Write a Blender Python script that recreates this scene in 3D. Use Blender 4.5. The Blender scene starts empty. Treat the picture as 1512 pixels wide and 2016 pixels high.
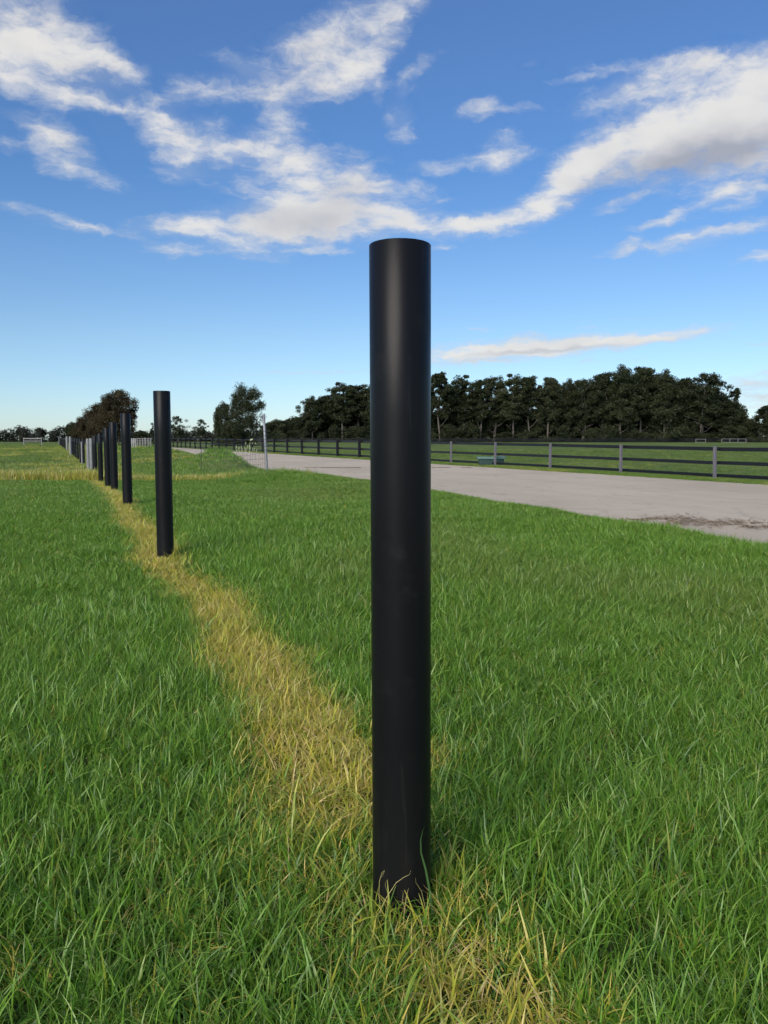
import bpy, math, random
import numpy as np
from mathutils import Vector, Matrix, noise as mnoise

random.seed(7); RNG = np.random.default_rng(11)
sc = bpy.context.scene
COL = sc.collection
PI = math.pi
EYE = 1.02; FPX = 1600.0; TH = math.atan(142/1600.0)
CT, ST = math.cos(TH), math.sin(TH)
R = math.radians

def ray(u, v):
    a = (u-756)/FPX; b = (1008-v)/FPX
    return (a, CT+b*ST, -ST+b*CT)
def P(u, v, Y):
    """world point at forward distance Y (metres) measured off the survey of the photo"""
    d = ray(u, v); t = Y/d[1]
    return (d[0]*t, Y, EYE+d[2]*t)
def X(u, Y, v=866): return P(u, v, Y)[0]
def Z(v, Y, u=756): return P(u, v, Y)[2]

# ------------------------------------------------------------------ numpy noise
_perm = np.random.default_rng(3).random((256, 256))
def vnoise(x, y):
    x = np.asarray(x, float); y = np.asarray(y, float)
    xi = np.floor(x).astype(int); yi = np.floor(y).astype(int)
    fx = x-xi; fy = y-yi; fx = fx*fx*(3-2*fx); fy = fy*fy*(3-2*fy)
    g = lambda a, b: _perm[a % 256, b % 256]
    return (g(xi, yi)*(1-fx)+g(xi+1, yi)*fx)*(1-fy)+(g(xi, yi+1)*(1-fx)+g(xi+1, yi+1)*fx)*fy
def fbm(x, y, o=4):
    s = 0; a = .5; n = 0
    for k in range(o):
        s = s+a*vnoise(x*2**k+17.3*k, y*2**k+5.1*k); n += a; a *= .5
    return s/n
def sstep(a, b, x):
    t = np.clip((np.asarray(x, float)-a)/(b-a), 0, 1); return t*t*(3-2*t)

# ------------------------------------------------------------------ terrain
def Nx(Y): return 5.1-.325*(Y-6.9)          # near edge of the road
def Fx(Y): return 12.4-.407*(Y-30.5)        # line of the rail fence
def Lx(Y): return .035-.386*(Y-1.68)        # line of the post row
ROADZ = -.48
_zy = [-3000, 0, 1.68, 6.15, 10.6, 14.5, 17.4, 21, 24, 33, 42, 55, 77, 128, 300, 3000]
_zz = [0, 0, .02, .13, .13, .075, .01, -.08, -.19, -.23, -.23, -.08, .06, .16, .16, .16]
def H(x, y, bump=True):
    x = np.asarray(x, float); y = np.asarray(y, float)
    zl = np.interp(y, _zy, _zz)
    yc = np.clip(y, -50, 400)
    s = x-Nx(yc)
    crest = np.exp(-((s+2.6)/1.3)**2)*sstep(10, 22, y)*(1-sstep(25, 30, y))*.2
    zl = zl+crest-.1*sstep(25, 32, y)*sstep(-9, -4, s)-.05*sstep(-5, -2.2, s)*(1-sstep(18, 24, y))*sstep(4, 8, y)
    zl = zl+.85*np.exp(-(((x+8.4)/1.5)**2+((y-41)/2.2)**2))+.5*np.exp(-(((x+7.0)/.9)**2+((y-38)/1.6)**2))
    if bump:
        zl = zl+(fbm(x*.55+9, y*.55, 3)-.5)*.09+(fbm(x*.09+3, y*.09+7, 2)-.5)*.16*sstep(22, 60, y)
    t = sstep(-1.9, -.15, s)
    sf = x-Fx(yc)
    rise = .74*sstep(60, 245, y)*sstep(0, 15, sf)
    zr = ROADZ-.012+rise
    zr = zr+np.where(sf > -.8, .03+(fbm(x*.3, y*.3+40, 3)-.5)*.12*sstep(-.8, 1, sf), 0)
    return zl*(1-t)+zr*t

# ------------------------------------------------------------------ object helpers
def mesh_obj(name, verts, faces, mat=None, parent=None, smooth=False, loc=None):
    me = bpy.data.meshes.new(name)
    me.from_pydata([tuple(v) for v in verts], [], [tuple(f) for f in faces]); me.update()
    if mat: me.materials.append(mat)
    if smooth: me.polygons.foreach_set('use_smooth', [True]*len(me.polygons))
    o = bpy.data.objects.new(name, me); COL.objects.link(o)
    if parent: o.parent = parent
    if loc is not None: o.location = loc
    return o
def empty(name, loc=(0, 0, 0)):
    o = bpy.data.objects.new(name, None); o.empty_display_size = .2
    COL.objects.link(o); o.location = loc; return o
def tag(o, label=None, cat=None, group=None, kind=None):
    if label: o['label'] = label
    if cat: o['category'] = cat
    if group: o['group'] = group
    if kind: o['kind'] = kind
    return o
class MB:
    def __init__(s): s.v = []; s.f = []
    def box(s, c, size, rz=0, rx=0, ry=0, bev=0.0):
        m = Matrix.Rotation(rz, 3, 'Z') @ Matrix.Rotation(ry, 3, 'Y') @ Matrix.Rotation(rx, 3, 'X')
        hx, hy, hz = [k/2 for k in size]; b = min(bev, hx*.8, hy*.8)
        if b > 0:
            ring = [(hx-b, -hy), (hx, -hy+b), (hx, hy-b), (hx-b, hy), (-hx+b, hy), (-hx, hy-b), (-hx, -hy+b), (-hx+b, -hy)]
        else: ring = [(hx, -hy), (hx, hy), (-hx, hy), (-hx, -hy)]
        n = len(ring); i0 = len(s.v)
        for z in (-hz, hz):
            for p in ring: s.v.append(tuple(Vector(c)+m @ Vector((p[0], p[1], z))))
        for i in range(n): s.f.append((i0+i, i0+(i+1) % n, i0+n+(i+1) % n, i0+n+i))
        s.f.append(tuple(i0+n+i for i in range(n))); s.f.append(tuple(i0+n-1-i for i in range(n)))
    def tube(s, pts, rad, n=8, cap=True):
        pts = [Vector(p) for p in pts]
        if not hasattr(rad, '__len__'): rad = [rad]*len(pts)
        i0 = len(s.v); side = None
        for k, p in enumerate(pts):
            d = (pts[min(k+1, len(pts)-1)]-pts[max(k-1, 0)]).normalized()
            if side is None: side = d.orthogonal().normalized()
            side = (side-d*side.dot(d)).normalized(); up = d.cross(side)
            for j in range(n):
                a = 2*PI*j/n; s.v.append(tuple(p+(side*math.cos(a)+up*math.sin(a))*rad[k]))
        for k in range(len(pts)-1):
            for j in range(n):
                s.f.append((i0+k*n+j, i0+k*n+(j+1) % n, i0+(k+1)*n+(j+1) % n, i0+(k+1)*n+j))
        if cap:
            s.f.append(tuple(i0+n-1-j for j in range(n))); s.f.append(tuple(i0+(len(pts)-1)*n+j for j in range(n)))
    def lathe(s, prof, n=48, c=(0, 0, 0), lean=(0, 0)):
        i0 = len(s.v)
        for r, z in prof:
            for j in range(n):
                a = 2*PI*j/n; s.v.append((c[0]+r*math.cos(a)+lean[0]*z, c[1]+r*math.sin(a)+lean[1]*z, c[2]+z))
        for k in range(len(prof)-1):
            for j in range(n):
                s.f.append((i0+k*n+j, i0+k*n+(j+1) % n, i0+(k+1)*n+(j+1) % n, i0+(k+1)*n+j))
    def build(s, name, mat, parent=None, smooth=False, loc=None):
        return mesh_obj(name, s.v, s.f, mat, parent, smooth, loc)
def copy_tree(o, parent=None):
    c = o.copy(); COL.objects.link(c); c.parent = parent
    for ch in list(o.children): copy_tree(ch, c)
    return c

# ------------------------------------------------------------------ node helpers
def newmat(name):
    m = bpy.data.materials.new(name); m.use_nodes = True; nt = m.node_tree
    b = nt.nodes['Principled BSDF']; return m, nt, b
def N(nt, t, **kw):
    n = nt.nodes.new(t)
    for k, v in kw.items():
        if k.startswith('i_'): n.inputs[int(k[2:])].default_value = v
        else: setattr(n, k, v)
    return n
def noise_tex(nt, scale, detail=4, rough=.55, vec=None, dim='3D', dist=0):
    n = N(nt, 'ShaderNodeTexNoise'); n.noise_dimensions = dim
    n.inputs['Scale'].default_value = scale; n.inputs['Detail'].default_value = detail
    n.inputs['Roughness'].default_value = rough; n.inputs['Distortion'].default_value = dist
    if vec is not None: nt.links.new(vec, n.inputs['Vector'])
    return n.outputs[0]
def ramp(nt, fac, stops, interp='LINEAR'):
    r = N(nt, 'ShaderNodeValToRGB'); r.color_ramp.interpolation = interp
    e = r.color_ramp.elements
    while len(e) < len(stops): e.new(.5)
    for i, (p, c) in enumerate(stops):
        e[i].position = p; e[i].color = (c[0], c[1], c[2], 1) if hasattr(c, '__len__') else (c, c, c, 1)
    nt.links.new(fac, r.inputs[0]); return r.outputs[0]
def mixc(nt, fac, a, b, mode='MIX'):
    n = N(nt, 'ShaderNodeMix'); n.data_type = 'RGBA'; n.blend_type = mode
    for i, s in ((0, fac), (6, a), (7, b)):
        if hasattr(s, 'links'): nt.links.new(s, n.inputs[i])
        elif hasattr(s, '__len__'): n.inputs[i].default_value = (s[0], s[1], s[2], 1)
        else: n.inputs[i].default_value = s
    return n.outputs[2]
def mth(nt, op, a, b=None, c=None, clamp=False):
    n = N(nt, 'ShaderNodeMath'); n.operation = op; n.use_clamp = clamp
    for i, s in enumerate((a, b, c)):
        if s is None: continue
        if hasattr(s, 'links'): nt.links.new(s, n.inputs[i])
        else: n.inputs[i].default_value = s
    return n.outputs[0]
def mrange(nt, v, a, b, c=0, d=1, smooth=True):
    n = N(nt, 'ShaderNodeMapRange'); n.interpolation_type = 'SMOOTHSTEP' if smooth else 'LINEAR'
    nt.links.new(v, n.inputs[0])
    for i, s in enumerate((a, b, c, d)): n.inputs[1+i].default_value = s
    return n.outputs[0]
def bump(nt, h, strength, dist, b):
    n = N(nt, 'ShaderNodeBump'); n.inputs['Strength'].default_value = strength; n.inputs['Distance'].default_value = dist
    nt.links.new(h, n.inputs['Height']); nt.links.new(n.outputs[0], b.inputs['Normal'])
def pos(nt): return N(nt, 'ShaderNodeNewGeometry').outputs['Position']
def objc(nt): return N(nt, 'ShaderNodeTexCoord').outputs['Object']
def mapping(nt, vec, scale=(1, 1, 1)):
    n = N(nt, 'ShaderNodeMapping'); n.inputs['Scale'].default_value = scale; nt.links.new(vec, n.inputs[0]); return n.outputs[0]

def simple(name, col, rough=.6, var=.25, scale=8, metal=0, bmp=.15, stretch=(1, 1, 1), spec=.5):
    m, nt, b = newmat(name)
    v = mapping(nt, objc(nt), stretch)
    n = noise_tex(nt, scale, 6, .65, v)
    lo = [c*(1-var) for c in col]; hi = [min(1, c*(1+var)) for c in col]
    c = ramp(nt, n, [(.3, lo), (.7, hi)])
    nt.links.new(c, b.inputs['Base Color']); b.inputs['Roughness'].default_value = rough
    b.inputs['Metallic'].default_value = metal; b.inputs['Specular IOR Level'].default_value = spec
    if bmp: bump(nt, n, bmp, .01, b)
    return m

# ------------------------------------------------------------------ materials
def mat_post():
    m, nt, b = newmat('black_plastic')
    oc = objc(nt)
    n = noise_tex(nt, 3, 5, .6, mapping(nt, oc, (1, 1, .3)))
    n2 = noise_tex(nt, 60, 3, .6, mapping(nt, oc, (1, 1, .15)))
    c = ramp(nt, n, [(.3, (.0055, .006, .007)), (.75, (.010, .010, .0105))])
    sp = noise_tex(nt, 55, 2, .5, oc); spm = ramp(nt, sp, [(.80, 0), (.82, 1)])
    c = mixc(nt, spm, c, (.09, .085, .075))
    dust = N(nt, 'ShaderNodeSeparateXYZ'); nt.links.new(oc, dust.inputs[0])
    dm = mth(nt, 'MULTIPLY', mrange(nt, dust.outputs[2], .4, .0), mrange(nt, n2, .4, .75))
    c = mixc(nt, mth(nt, 'MULTIPLY', dm, .10), c, (.06, .055, .045))
    sc1 = noise_tex(nt, 9, 2, .4, mapping(nt, oc, (6, 6, .35)), dist=.6); sc2 = noise_tex(nt, 5, 2, .5, mapping(nt, oc, (.6, .6, 7)), dist=1.2)
    scr = mth(nt, 'MAXIMUM', mth(nt, 'MULTIPLY', ramp(nt, sc1, [(.695, 0), (.715, 1), (.735, 0)]), .5), mth(nt, 'MULTIPLY', ramp(nt, sc2, [(.70, 0), (.708, 1), (.716, 0)]), .6))
    blot = mrange(nt, noise_tex(nt, 7, 6, .7, oc), .55, .75)
    c = mixc(nt, mth(nt, 'MULTIPLY', scr, .12), c, (.12, .11, .10)); c = mixc(nt, mth(nt, 'MULTIPLY', blot, .16), c, (.05, .046, .04))
    nt.links.new(c, b.inputs['Base Color'])
    r = mrange(nt, n, .3, .75, .35, .43); nt.links.new(mth(nt, 'ADD', r, mth(nt, 'MULTIPLY', blot, .12)), b.inputs['Roughness'])
    b.inputs['Specular IOR Level'].default_value = .17
    bump(nt, n2, .04, .002, b)
    return m
M = {}
M['post'] = mat_post()
M['rail'] = simple('black_rail', (.009, .010, .013), .4, .3, 5, bmp=.05, spec=.3)
M['greypost'] = simple('weathered_grey_timber', (.125, .12, .135), .8, .3, 30, stretch=(1, 1, .08), bmp=.4)
M['blackpost'] = simple('black_timber', (.010, .011, .015), .7, .3, 20, stretch=(1, 1, .1), bmp=.3, spec=.2)
M['palepost'] = simple('pale_timber', (.23, .23, .225), .75, .18, 25, stretch=(1, 1, .08), bmp=.4)
M['galv'] = simple('galvanised_steel', (.26, .27, .28), .5, .25, 20, metal=.5, bmp=.05)
M['wire'] = simple('fence_wire', (.09, .085, .08), .5, .3, 5, metal=.6, bmp=0)
M['white'] = simple('white_paint', (.34, .34, .33), .5, .12, 10, bmp=.05)
M['teal'] = simple('green_plastic', (.028, .062, .056), .45, .2, 4, bmp=.05)
M['tealrim'] = simple('green_plastic_rim', (.11, .20, .18), .5, .15, 4, bmp=.05)
M['tape'] = simple('pale_tape', (.55, .58, .36), .7, .15, 10, bmp=0)
M['litter'] = simple('leaf_litter', (.24, .175, .11), .9, .6, 3, bmp=0)
M['water'] = simple('trough_water', (.03, .05, .05), .08, .1, 3, bmp=0)

def mat_bark(name, a, b_):
    m, nt, b = newmat(name)
    n = noise_tex(nt, 1.2, 6, .65, mapping(nt, objc(nt), (1, 1, .35)))
    nt.links.new(ramp(nt, n, [(.35, a), (.65, b_)]), b.inputs['Base Color']); b.inputs['Roughness'].default_value = .85
    return m
M['bark'] = mat_bark('gum_bark', (.05, .042, .034), (.17, .15, .125))
M['bark_dark'] = mat_bark('dark_bark', (.045, .035, .028), (.12, .095, .075))
def mat_leaf(name, cols, tr=.25):
    m, nt, b = newmat(name)
    nt.nodes.remove(b); out = nt.nodes['Material Output']
    oi = N(nt, 'ShaderNodeObjectInfo')
    at = N(nt, 'ShaderNodeAttribute'); at.attribute_name = 'rnd'
    n = noise_tex(nt, .35, 3, .6, pos(nt))
    k = mth(nt, 'ADD', mth(nt, 'MULTIPLY', at.outputs['Fac'], .55), mth(nt, 'MULTIPLY', n, .5))
    k = mth(nt, 'ADD', k, mth(nt, 'MULTIPLY', oi.outputs['Random'], .16))
    c = ramp(nt, k, [(.3, cols[0]), (.6, cols[1]), (.9, cols[2])])
    d = N(nt, 'ShaderNodeBsdfDiffuse'); t = N(nt, 'ShaderNodeBsdfTranslucent'); g = N(nt, 'ShaderNodeBsdfGlossy')
    g.inputs['Roughness'].default_value = .45
    nt.links.new(c, d.inputs[0]); nt.links.new(c, t.inputs[0]); g.inputs[0].default_value = (.8, .85, .9, 1)
    m1 = N(nt, 'ShaderNodeMixShader'); m1.inputs[0].default_value = tr
    nt.links.new(d.outputs[0], m1.inputs[1]); nt.links.new(t.outputs[0], m1.inputs[2])
    m2 = N(nt, 'ShaderNodeMixShader'); m2.inputs[0].default_value = .014
    nt.links.new(m1.outputs[0], m2.inputs[1]); nt.links.new(g.outputs[0], m2.inputs[2])
    nt.links.new(m2.outputs[0], out.inputs[0]); return m
M['leaf'] = mat_leaf('gum_leaves', ((.019, .026, .012), (.038, .049, .022), (.082, .092, .044)))
M['leaf_brown'] = mat_leaf('brownish_leaves', ((.028, .025, .013), (.058, .047, .023), (.10, .078, .04)))
M['leaf_far'] = mat_leaf('far_leaves', ((.018, .022, .015), (.034, .038, .026), (.06, .062, .04)))

def mat_blade():
    m, nt, b = newmat('grass_blades'); nt.nodes.remove(b); out = nt.nodes['Material Output']
    at = N(nt, 'ShaderNodeAttribute'); at.attribute_name = 'rnd'
    al = N(nt, 'ShaderNodeAttribute'); al.attribute_name = 'along'
    dr = N(nt, 'ShaderNodeAttribute'); dr.attribute_type = 'INSTANCER'; dr.attribute_name = 'dry'
    ti = N(nt, 'ShaderNodeAttribute'); ti.attribute_type = 'INSTANCER'; ti.attribute_name = 'tint'
    rnd = at.outputs['Fac']
    green = ramp(nt, rnd, [(0, (.044, .120, .012)), (.4, (.100, .245, .020)), (.75, (.185, .370, .036)), (1, (.31, .46, .09))])
    olive = ramp(nt, rnd, [(0, (.10, .17, .03)), (.5, (.17, .24, .05)), (1, (.28, .31, .10))])
    c = mixc(nt, ti.outputs['Fac'], green, olive)
    yel = ramp(nt, rnd, [(0, (.28, .37, .04)), (.3, (.52, .50, .06)), (.65, (.66, .52, .10)), (1, (.66, .50, .25))])
    r2 = mth(nt, 'FRACT', mth(nt, 'MULTIPLY', rnd, 7.31))
    isd = mrange(nt, mth(nt, 'SUBTRACT', dr.outputs['Fac'], r2), -.12, .12)
    c = mixc(nt, isd, c, yel)
    # a few blades carry dead straw-coloured tips
    r3 = mth(nt, 'FRACT', mth(nt, 'MULTIPLY', rnd, 13.7))
    tip = mth(nt, 'MULTIPLY', mrange(nt, al.outputs['Fac'], .6, 1.0), mrange(nt, r3, .75, .95))
    c = mixc(nt, mth(nt, 'MULTIPLY', tip, .6), c, (.36, .32, .14))
    d = N(nt, 'ShaderNodeBsdfDiffuse'); t = N(nt, 'ShaderNodeBsdfTranslucent'); g = N(nt, 'ShaderNodeBsdfGlossy')
    nt.links.new(c, d.inputs[0]); nt.links.new(mixc(nt, .4, c, (.26, .42, .04)), t.inputs[0])
    g.inputs['Roughness'].default_value = .38; g.inputs[0].default_value = (.9, .95, 1, 1)
    m1 = N(nt, 'ShaderNodeMixShader'); m1.inputs[0].default_value = .3
    nt.links.new(d.outputs[0], m1.inputs[1]); nt.links.new(t.outputs[0], m1.inputs[2])
    m2 = N(nt, 'ShaderNodeMixShader'); m2.inputs[0].default_value = .03
    nt.links.new(m1.outputs[0], m2.inputs[1]); nt.links.new(g.outputs[0], m2.inputs[2])
    nt.links.new(m2.outputs[0], out.inputs[0]); return m
M['blade'] = mat_blade()

def mat_ground():
    m, nt, b = newmat('pasture_ground')
    p = pos(nt)
    z = N(nt, 'ShaderNodeAttribute'); z.attribute_name = 'zone'
    near = ramp(nt, noise_tex(nt, 9, 6, .7, p), [(.3, (.022, .030, .010)), (.7, (.055, .085, .022))])
    st = mapping(nt, p, (1, .55, 1))
    n1 = noise_tex(nt, .16, 6, .62, st); n2 = noise_tex(nt, 2.2, 5, .7, st)
    n3 = noise_tex(nt, .55, 4, .6, st)
    f = mth(nt, 'ADD', mth(nt, 'MULTIPLY', n1, .5), mth(nt, 'MULTIPLY', n2, .5))
    far = ramp(nt, f, [(.34, (.050, .085, .020)), (.47, (.095, .145, .034)), (.56, (.13, .17, .045)), (.68, (.21, .21, .085))])
    far = mixc(nt, mrange(nt, n3, .60, .72), far, (.22, .20, .10))
    c = mixc(nt, z.outputs['Fac'], near, far)
    nt.links.new(c, b.inputs['Base Color']); b.inputs['Roughness'].default_value = .95
    b.inputs['Specular IOR Level'].default_value = .1
    bump(nt, n2, .9, .12, b)
    return m
def mat_road():
    m, nt, b = newmat('pale_asphalt')
    p = pos(nt)
    a = noise_tex(nt, .22, 6, .6, mapping(nt, p, (1, .6, 1))); g = noise_tex(nt, 45, 3, .6, p); s = noise_tex(nt, 1.3, 6, .7, mapping(nt, p, (1, .5, 1)))
    c = ramp(nt, a, [(.3, (.44, .37, .27)), (.5, (.51, .43, .315)), (.72, (.56, .475, .355))])
    c = mixc(nt, mrange(nt, s, .56, .70), c, (.40, .345, .26))
    c = mixc(nt, mth(nt, 'MULTIPLY', mrange(nt, g, .55, .75), .3), c, (.18, .16, .14))
    # tyre-worn bands that run with the road
    sp = N(nt, 'ShaderNodeSeparateXYZ'); nt.links.new(p, sp.inputs[0])
    q = mth(nt, 'ADD', sp.outputs[0], mth(nt, 'MULTIPLY', sp.outputs[1], .36))
    w = noise_tex(nt, 1.0, 3, .5, mapping(nt, p, (.15, .15, .15)))
    band = mrange(nt, mth(nt, 'SINE', mth(nt, 'ADD', mth(nt, 'MULTIPLY', q, 1.9), mth(nt, 'MULTIPLY', w, 3))), .55, 1)
    c = mixc(nt, mth(nt, 'MULTIPLY', band, .28), c, (.43, .37, .28))
    vo = N(nt, 'ShaderNodeTexVoronoi'); vo.feature = 'DISTANCE_TO_EDGE'; vo.inputs['Scale'].default_value = .28
    wv = N(nt, 'ShaderNodeTexNoise'); wv.inputs['Scale'].default_value = 1.1; wv.inputs['Detail'].default_value = 5; nt.links.new(p, wv.inputs['Vector'])
    wa = N(nt, 'ShaderNodeVectorMath'); wa.operation = 'MULTIPLY_ADD'; nt.links.new(wv.outputs['Color'], wa.inputs[0]); wa.inputs[1].default_value = (1.6, 1.6, 0); nt.links.new(p, wa.inputs[2])
    nt.links.new(wa.outputs[0], vo.inputs['Vector'])
    crk = mrange(nt, vo.outputs['Distance'], .012, .003)
    c = mixc(nt, mth(nt, 'MULTIPLY', crk, .18), c, (.16, .135, .11))
    pe = ramp(nt, noise_tex(nt, 14, 3, .6, p), [(.66, 0), (.70, 1)]); c = mixc(nt, mth(nt, 'MULTIPLY', pe, .5), c, (.23, .19, .15))
    nt.links.new(c, b.inputs['Base Color']); b.inputs['Roughness'].default_value = .88
    b.inputs['Specular IOR Level'].default_value = .25
    bump(nt, g, .25, .004, b)
    return m
M['ground'] = mat_ground(); M['road'] = mat_road()

# ------------------------------------------------------------------ ground sheet
def build_ground():
    na = 720
    radii = [0.0]; r = .25
    while r < 3500:
        radii.append(r); r += max(.12, r*.022)
    rr = np.array(radii[1:]); aa = np.linspace(0, 2*PI, na, endpoint=False)
    RR, AA = np.meshgrid(rr, aa, indexing='ij')
    x = RR*np.sin(AA); y = RR*np.cos(AA); z = H(x, y)
    v = np.stack([x, y, z], -1).reshape(-1, 3); nr = len(rr)
    v = np.vstack([v, [[0, 0, float(H(0, 0))]]]); ctr = len(v)-1
    i = np.arange(nr-1)[:, None]*na; j = np.arange(na)[None, :]; j2 = (j+1) % na
    f = np.stack([i+j, i+j2, i+na+j2, i+na+j], -1)[..., ::-1].reshape(-1, 4)
    faces = f.tolist()+[[ctr, (k+1) % na, k] for k in range(na)]
    o = mesh_obj('ground', v.tolist(), faces, M['ground'], smooth=True)
    yy = v[:, 1]; xx = v[:, 0]
    zone = np.maximum(sstep(19, 23, yy), sstep(-.5, .5, xx-Fx(np.clip(yy, -50, 400))+1))
    at = o.data.attributes.new('zone', 'FLOAT', 'POINT'); at.data.foreach_set('value', zone.astype(np.float32))
    tag(o, 'green pasture ground stretching out to the tree lines', kind='structure')
build_ground()

def build_road():
    vs = []; fs = []; ys = np.concatenate([np.linspace(-40, 60, 101), np.linspace(62, 190, 65)]); nw = 9
    for k, Y in enumerate(ys):
        jl = (float(fbm(Y*.35, 3.3))-.5)*.5; jr = (float(fbm(Y*.5, 9.1))-.5)*.7
        a = Nx(Y)-.15+jl; b = Fx(Y)-.95+jr
        if Y < 60: b = min(b, Fx(Y)-.9+jr)
        for i in range(nw):
            vs.append((a+(b-a)*i/(nw-1), Y, ROADZ))
        if k:
            for i in range(nw-1):
                q = k*nw+i; fs.append((q-nw, q-nw+1, q+1, q))
    tag(mesh_obj('road', vs, fs, M['road']), 'pale worn asphalt road between green berm and black rail fence', kind='structure')
build_road()

# ------------------------------------------------------------------ main row of black plastic posts
def pipe_mesh(r, h, n=64, lean=(0, 0), sink=.35):
    mb = MB(); w = r*.1
    mb.lathe([(r, -sink), (r, h*.25), (r, h*.5), (r, h*.75), (r, h-.0015), (r-.0015, h), (r-w+.001, h), (r-w, h-.001), (r-w, h*.5), (r-w, -sink)], n, lean=lean)
    return mb
row = [  # u_top, u_base, v_top, Y, radius
    (787, 791, 468, 1.68, .0625, 'tallest and nearest thick black plastic post standing in the foreground grass'),
    (315, 320.5, 769, 6.15, .0625, 'second black post of the row, alone against the grass left of the foreground post'),
    (244.5, 248, 813.6, 10.6, .0625, 'third black post of the row, behind the second one at the yellow strip'),
    (219, 223, 831, 14.5, .0625, 'fourth black post of the row, in front of the brown leafed trees'),
    (208, 210, 842.5, 17.4, .0625, 'fifth black post, narrow gap between the fourth and sixth posts of the row'),
    (194.5, 196.5, 853.6, 21, .0625, 'sixth black post, standing where the dry yellow band crosses the row'),
]
for k, (ut, ub, vt, Y, r, lab) in enumerate(row):
    xb = X(ub, Y); xt = X(ut, Y) if k else P(ut, vt, Y)[0]
    if k == 0: xb = P(ub, 1780, Y)[0]; xt = P(ut+.5, 468, Y)[0]
    zt = Z(vt, Y-r); zb = float(H(xb, Y))
    h = zt-zb; lean = (xt-xb)/h if k == 0 else 0.0
    o = pipe_mesh(r, h, 96 if k == 0 else 48, (lean, 0)).build('fence_post', M['post'], None, True, (xb, Y, zb))
    tag(o, lab, 'post', 'black posts standing in one row')
far_row = [ # u, v_top, Y, radius, kind, label
    (186.5, 858, 26, .06, 'b', 'seventh black post, directly behind the dry yellow band'),
    (184, 860, 29, .06, 'b', 'eighth black post, half hidden behind the seventh, right of the grey gate posts'),
    (178.8, 862.8, 33, .07, 'g', 'right hand grey timber post of the nearer pale pair in the row'),
    (172.3, 863.6, 35, .07, 'g', 'left hand grey timber post of the nearer pale pair in the row'),
    (163.7, 864, 42, .062, 'b', 'black post standing just left of the nearer pale pair'),
    (160.3, 869.5, 43, .045, 'g', 'short thin grey stake squeezed between two black posts'),
    (157.3, 863.8, 43.5, .06, 'b', 'black post left of the short thin grey stake'),
    (152.4, 863, 48, .06, 'b', 'black post near the middle of the far part of the row'),
    (148.0, 862.6, 51, .06, 'b', 'black post in the far cluster, third right of the farther pale pair'),
    (144.5, 862.2, 53.5, .06, 'b', 'black post in the far cluster, second right of the farther pale pair'),
    (141.6, 861.8, 56, .06, 'b', 'black post directly right of the farther pale pair'),
    (138, 859.6, 55, .08, 'g', 'nearer and taller pale timber post of the farther pair in the row'),
    (131.4, 859.2, 72, .09, 'g', 'slimmer pale timber post of the farther pair in the row'),
]
protos = {}
for u, vt, Y, r, kd, lab in far_row:
    xb = X(u, Y); zb = float(H(xb, Y)); h = Z(vt, Y)-zb
    mb = MB()
    if kd == 'b': mb = pipe_mesh(r, h, 24)
    else: mb.lathe([(r*1.04, -.3), (r, h*.5), (r*.96, h-.03), (r*.8, h-.005), (.001, h)], 20)
    o = mb.build('fence_post', M['post' if kd == 'b' else 'palepost'], None, True, (xb, Y, zb))
    tag(o, lab, 'post', 'black posts standing in one row' if kd == 'b' else 'pale timber posts in the row')
# tightly overlapping far end of the row
hh = 1.3
fp = pipe_mesh(.065, hh, 20).build('fence_post', M['post'], None, True)
ends = [(129, 76), (127.4, 81), (126, 86), (124.6, 91), (123.2, 96), (121.9, 102), (120.6, 108), (119.4, 114), (118.3, 121)]
for k, (u, Y) in enumerate(ends):
    o = fp if k == 0 else fp.copy()
    if k: COL.objects.link(o)
    xb = X(u, Y); zb = float(H(xb, Y)); o.location = (xb, Y, zb); o.scale = (1, 1, (Z(861.8, Y)-zb)/hh)
    tag(o, 'black post overlapping its neighbours at the far end of the row', 'post', 'far black posts that overlap into one dark band')
xb = X(116.3, 128); zb = float(H(xb, 128)); mb = MB(); mb.lathe([(.09, -.2), (.085, 1.2), (.07, Z(861, 128)-zb), (.001, Z(860.9, 128)-zb)], 16)
tag(mb.build('end_post', M['greypost'], None, True, (xb, 128, zb)), 'thin grey post that ends the row at the far paddock edge', 'post')

# wires strung along the far part of the row
def wires(name, A, B, zs, label, stays=None, rad=.0022, sag=.02):
    root = empty(name, A); a0 = Vector(A)
    for z in zs:
        mb = MB(); pts = []
        for i in range(9):
            t = i/8; p = a0.lerp(Vector(B), t)-a0; p.z += z-sag*4*t*(1-t)*(.5+random.random()); pts.append(p)
        mb.tube(pts, rad, 5); mb.build('wire', M['wire'], root)
    if stays:
        mb = MB()
        L = (Vector(B)-a0).length; n = int(L/stays)
        for i in range(1, n):
            p = (Vector(B)-a0)*(i/n); mb.tube([p+Vector((0, 0, zs[0])), p+Vector((random.uniform(-.02, .02), 0, zs[-1]))], rad*.8, 4)
        mb.build('mesh_stays', M['wire'], root)
    tag(root, label, 'wire fence'); return root
def gp(u, Y): x = X(u, Y); return (x, Y, float(H(x, Y)))
wires('wire_fence', gp(184, 29), gp(142, 56), (.25, .5, .75, 1.0), 'thin plain wires strung between the far black and pale posts of the row', rad=.004)

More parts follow.
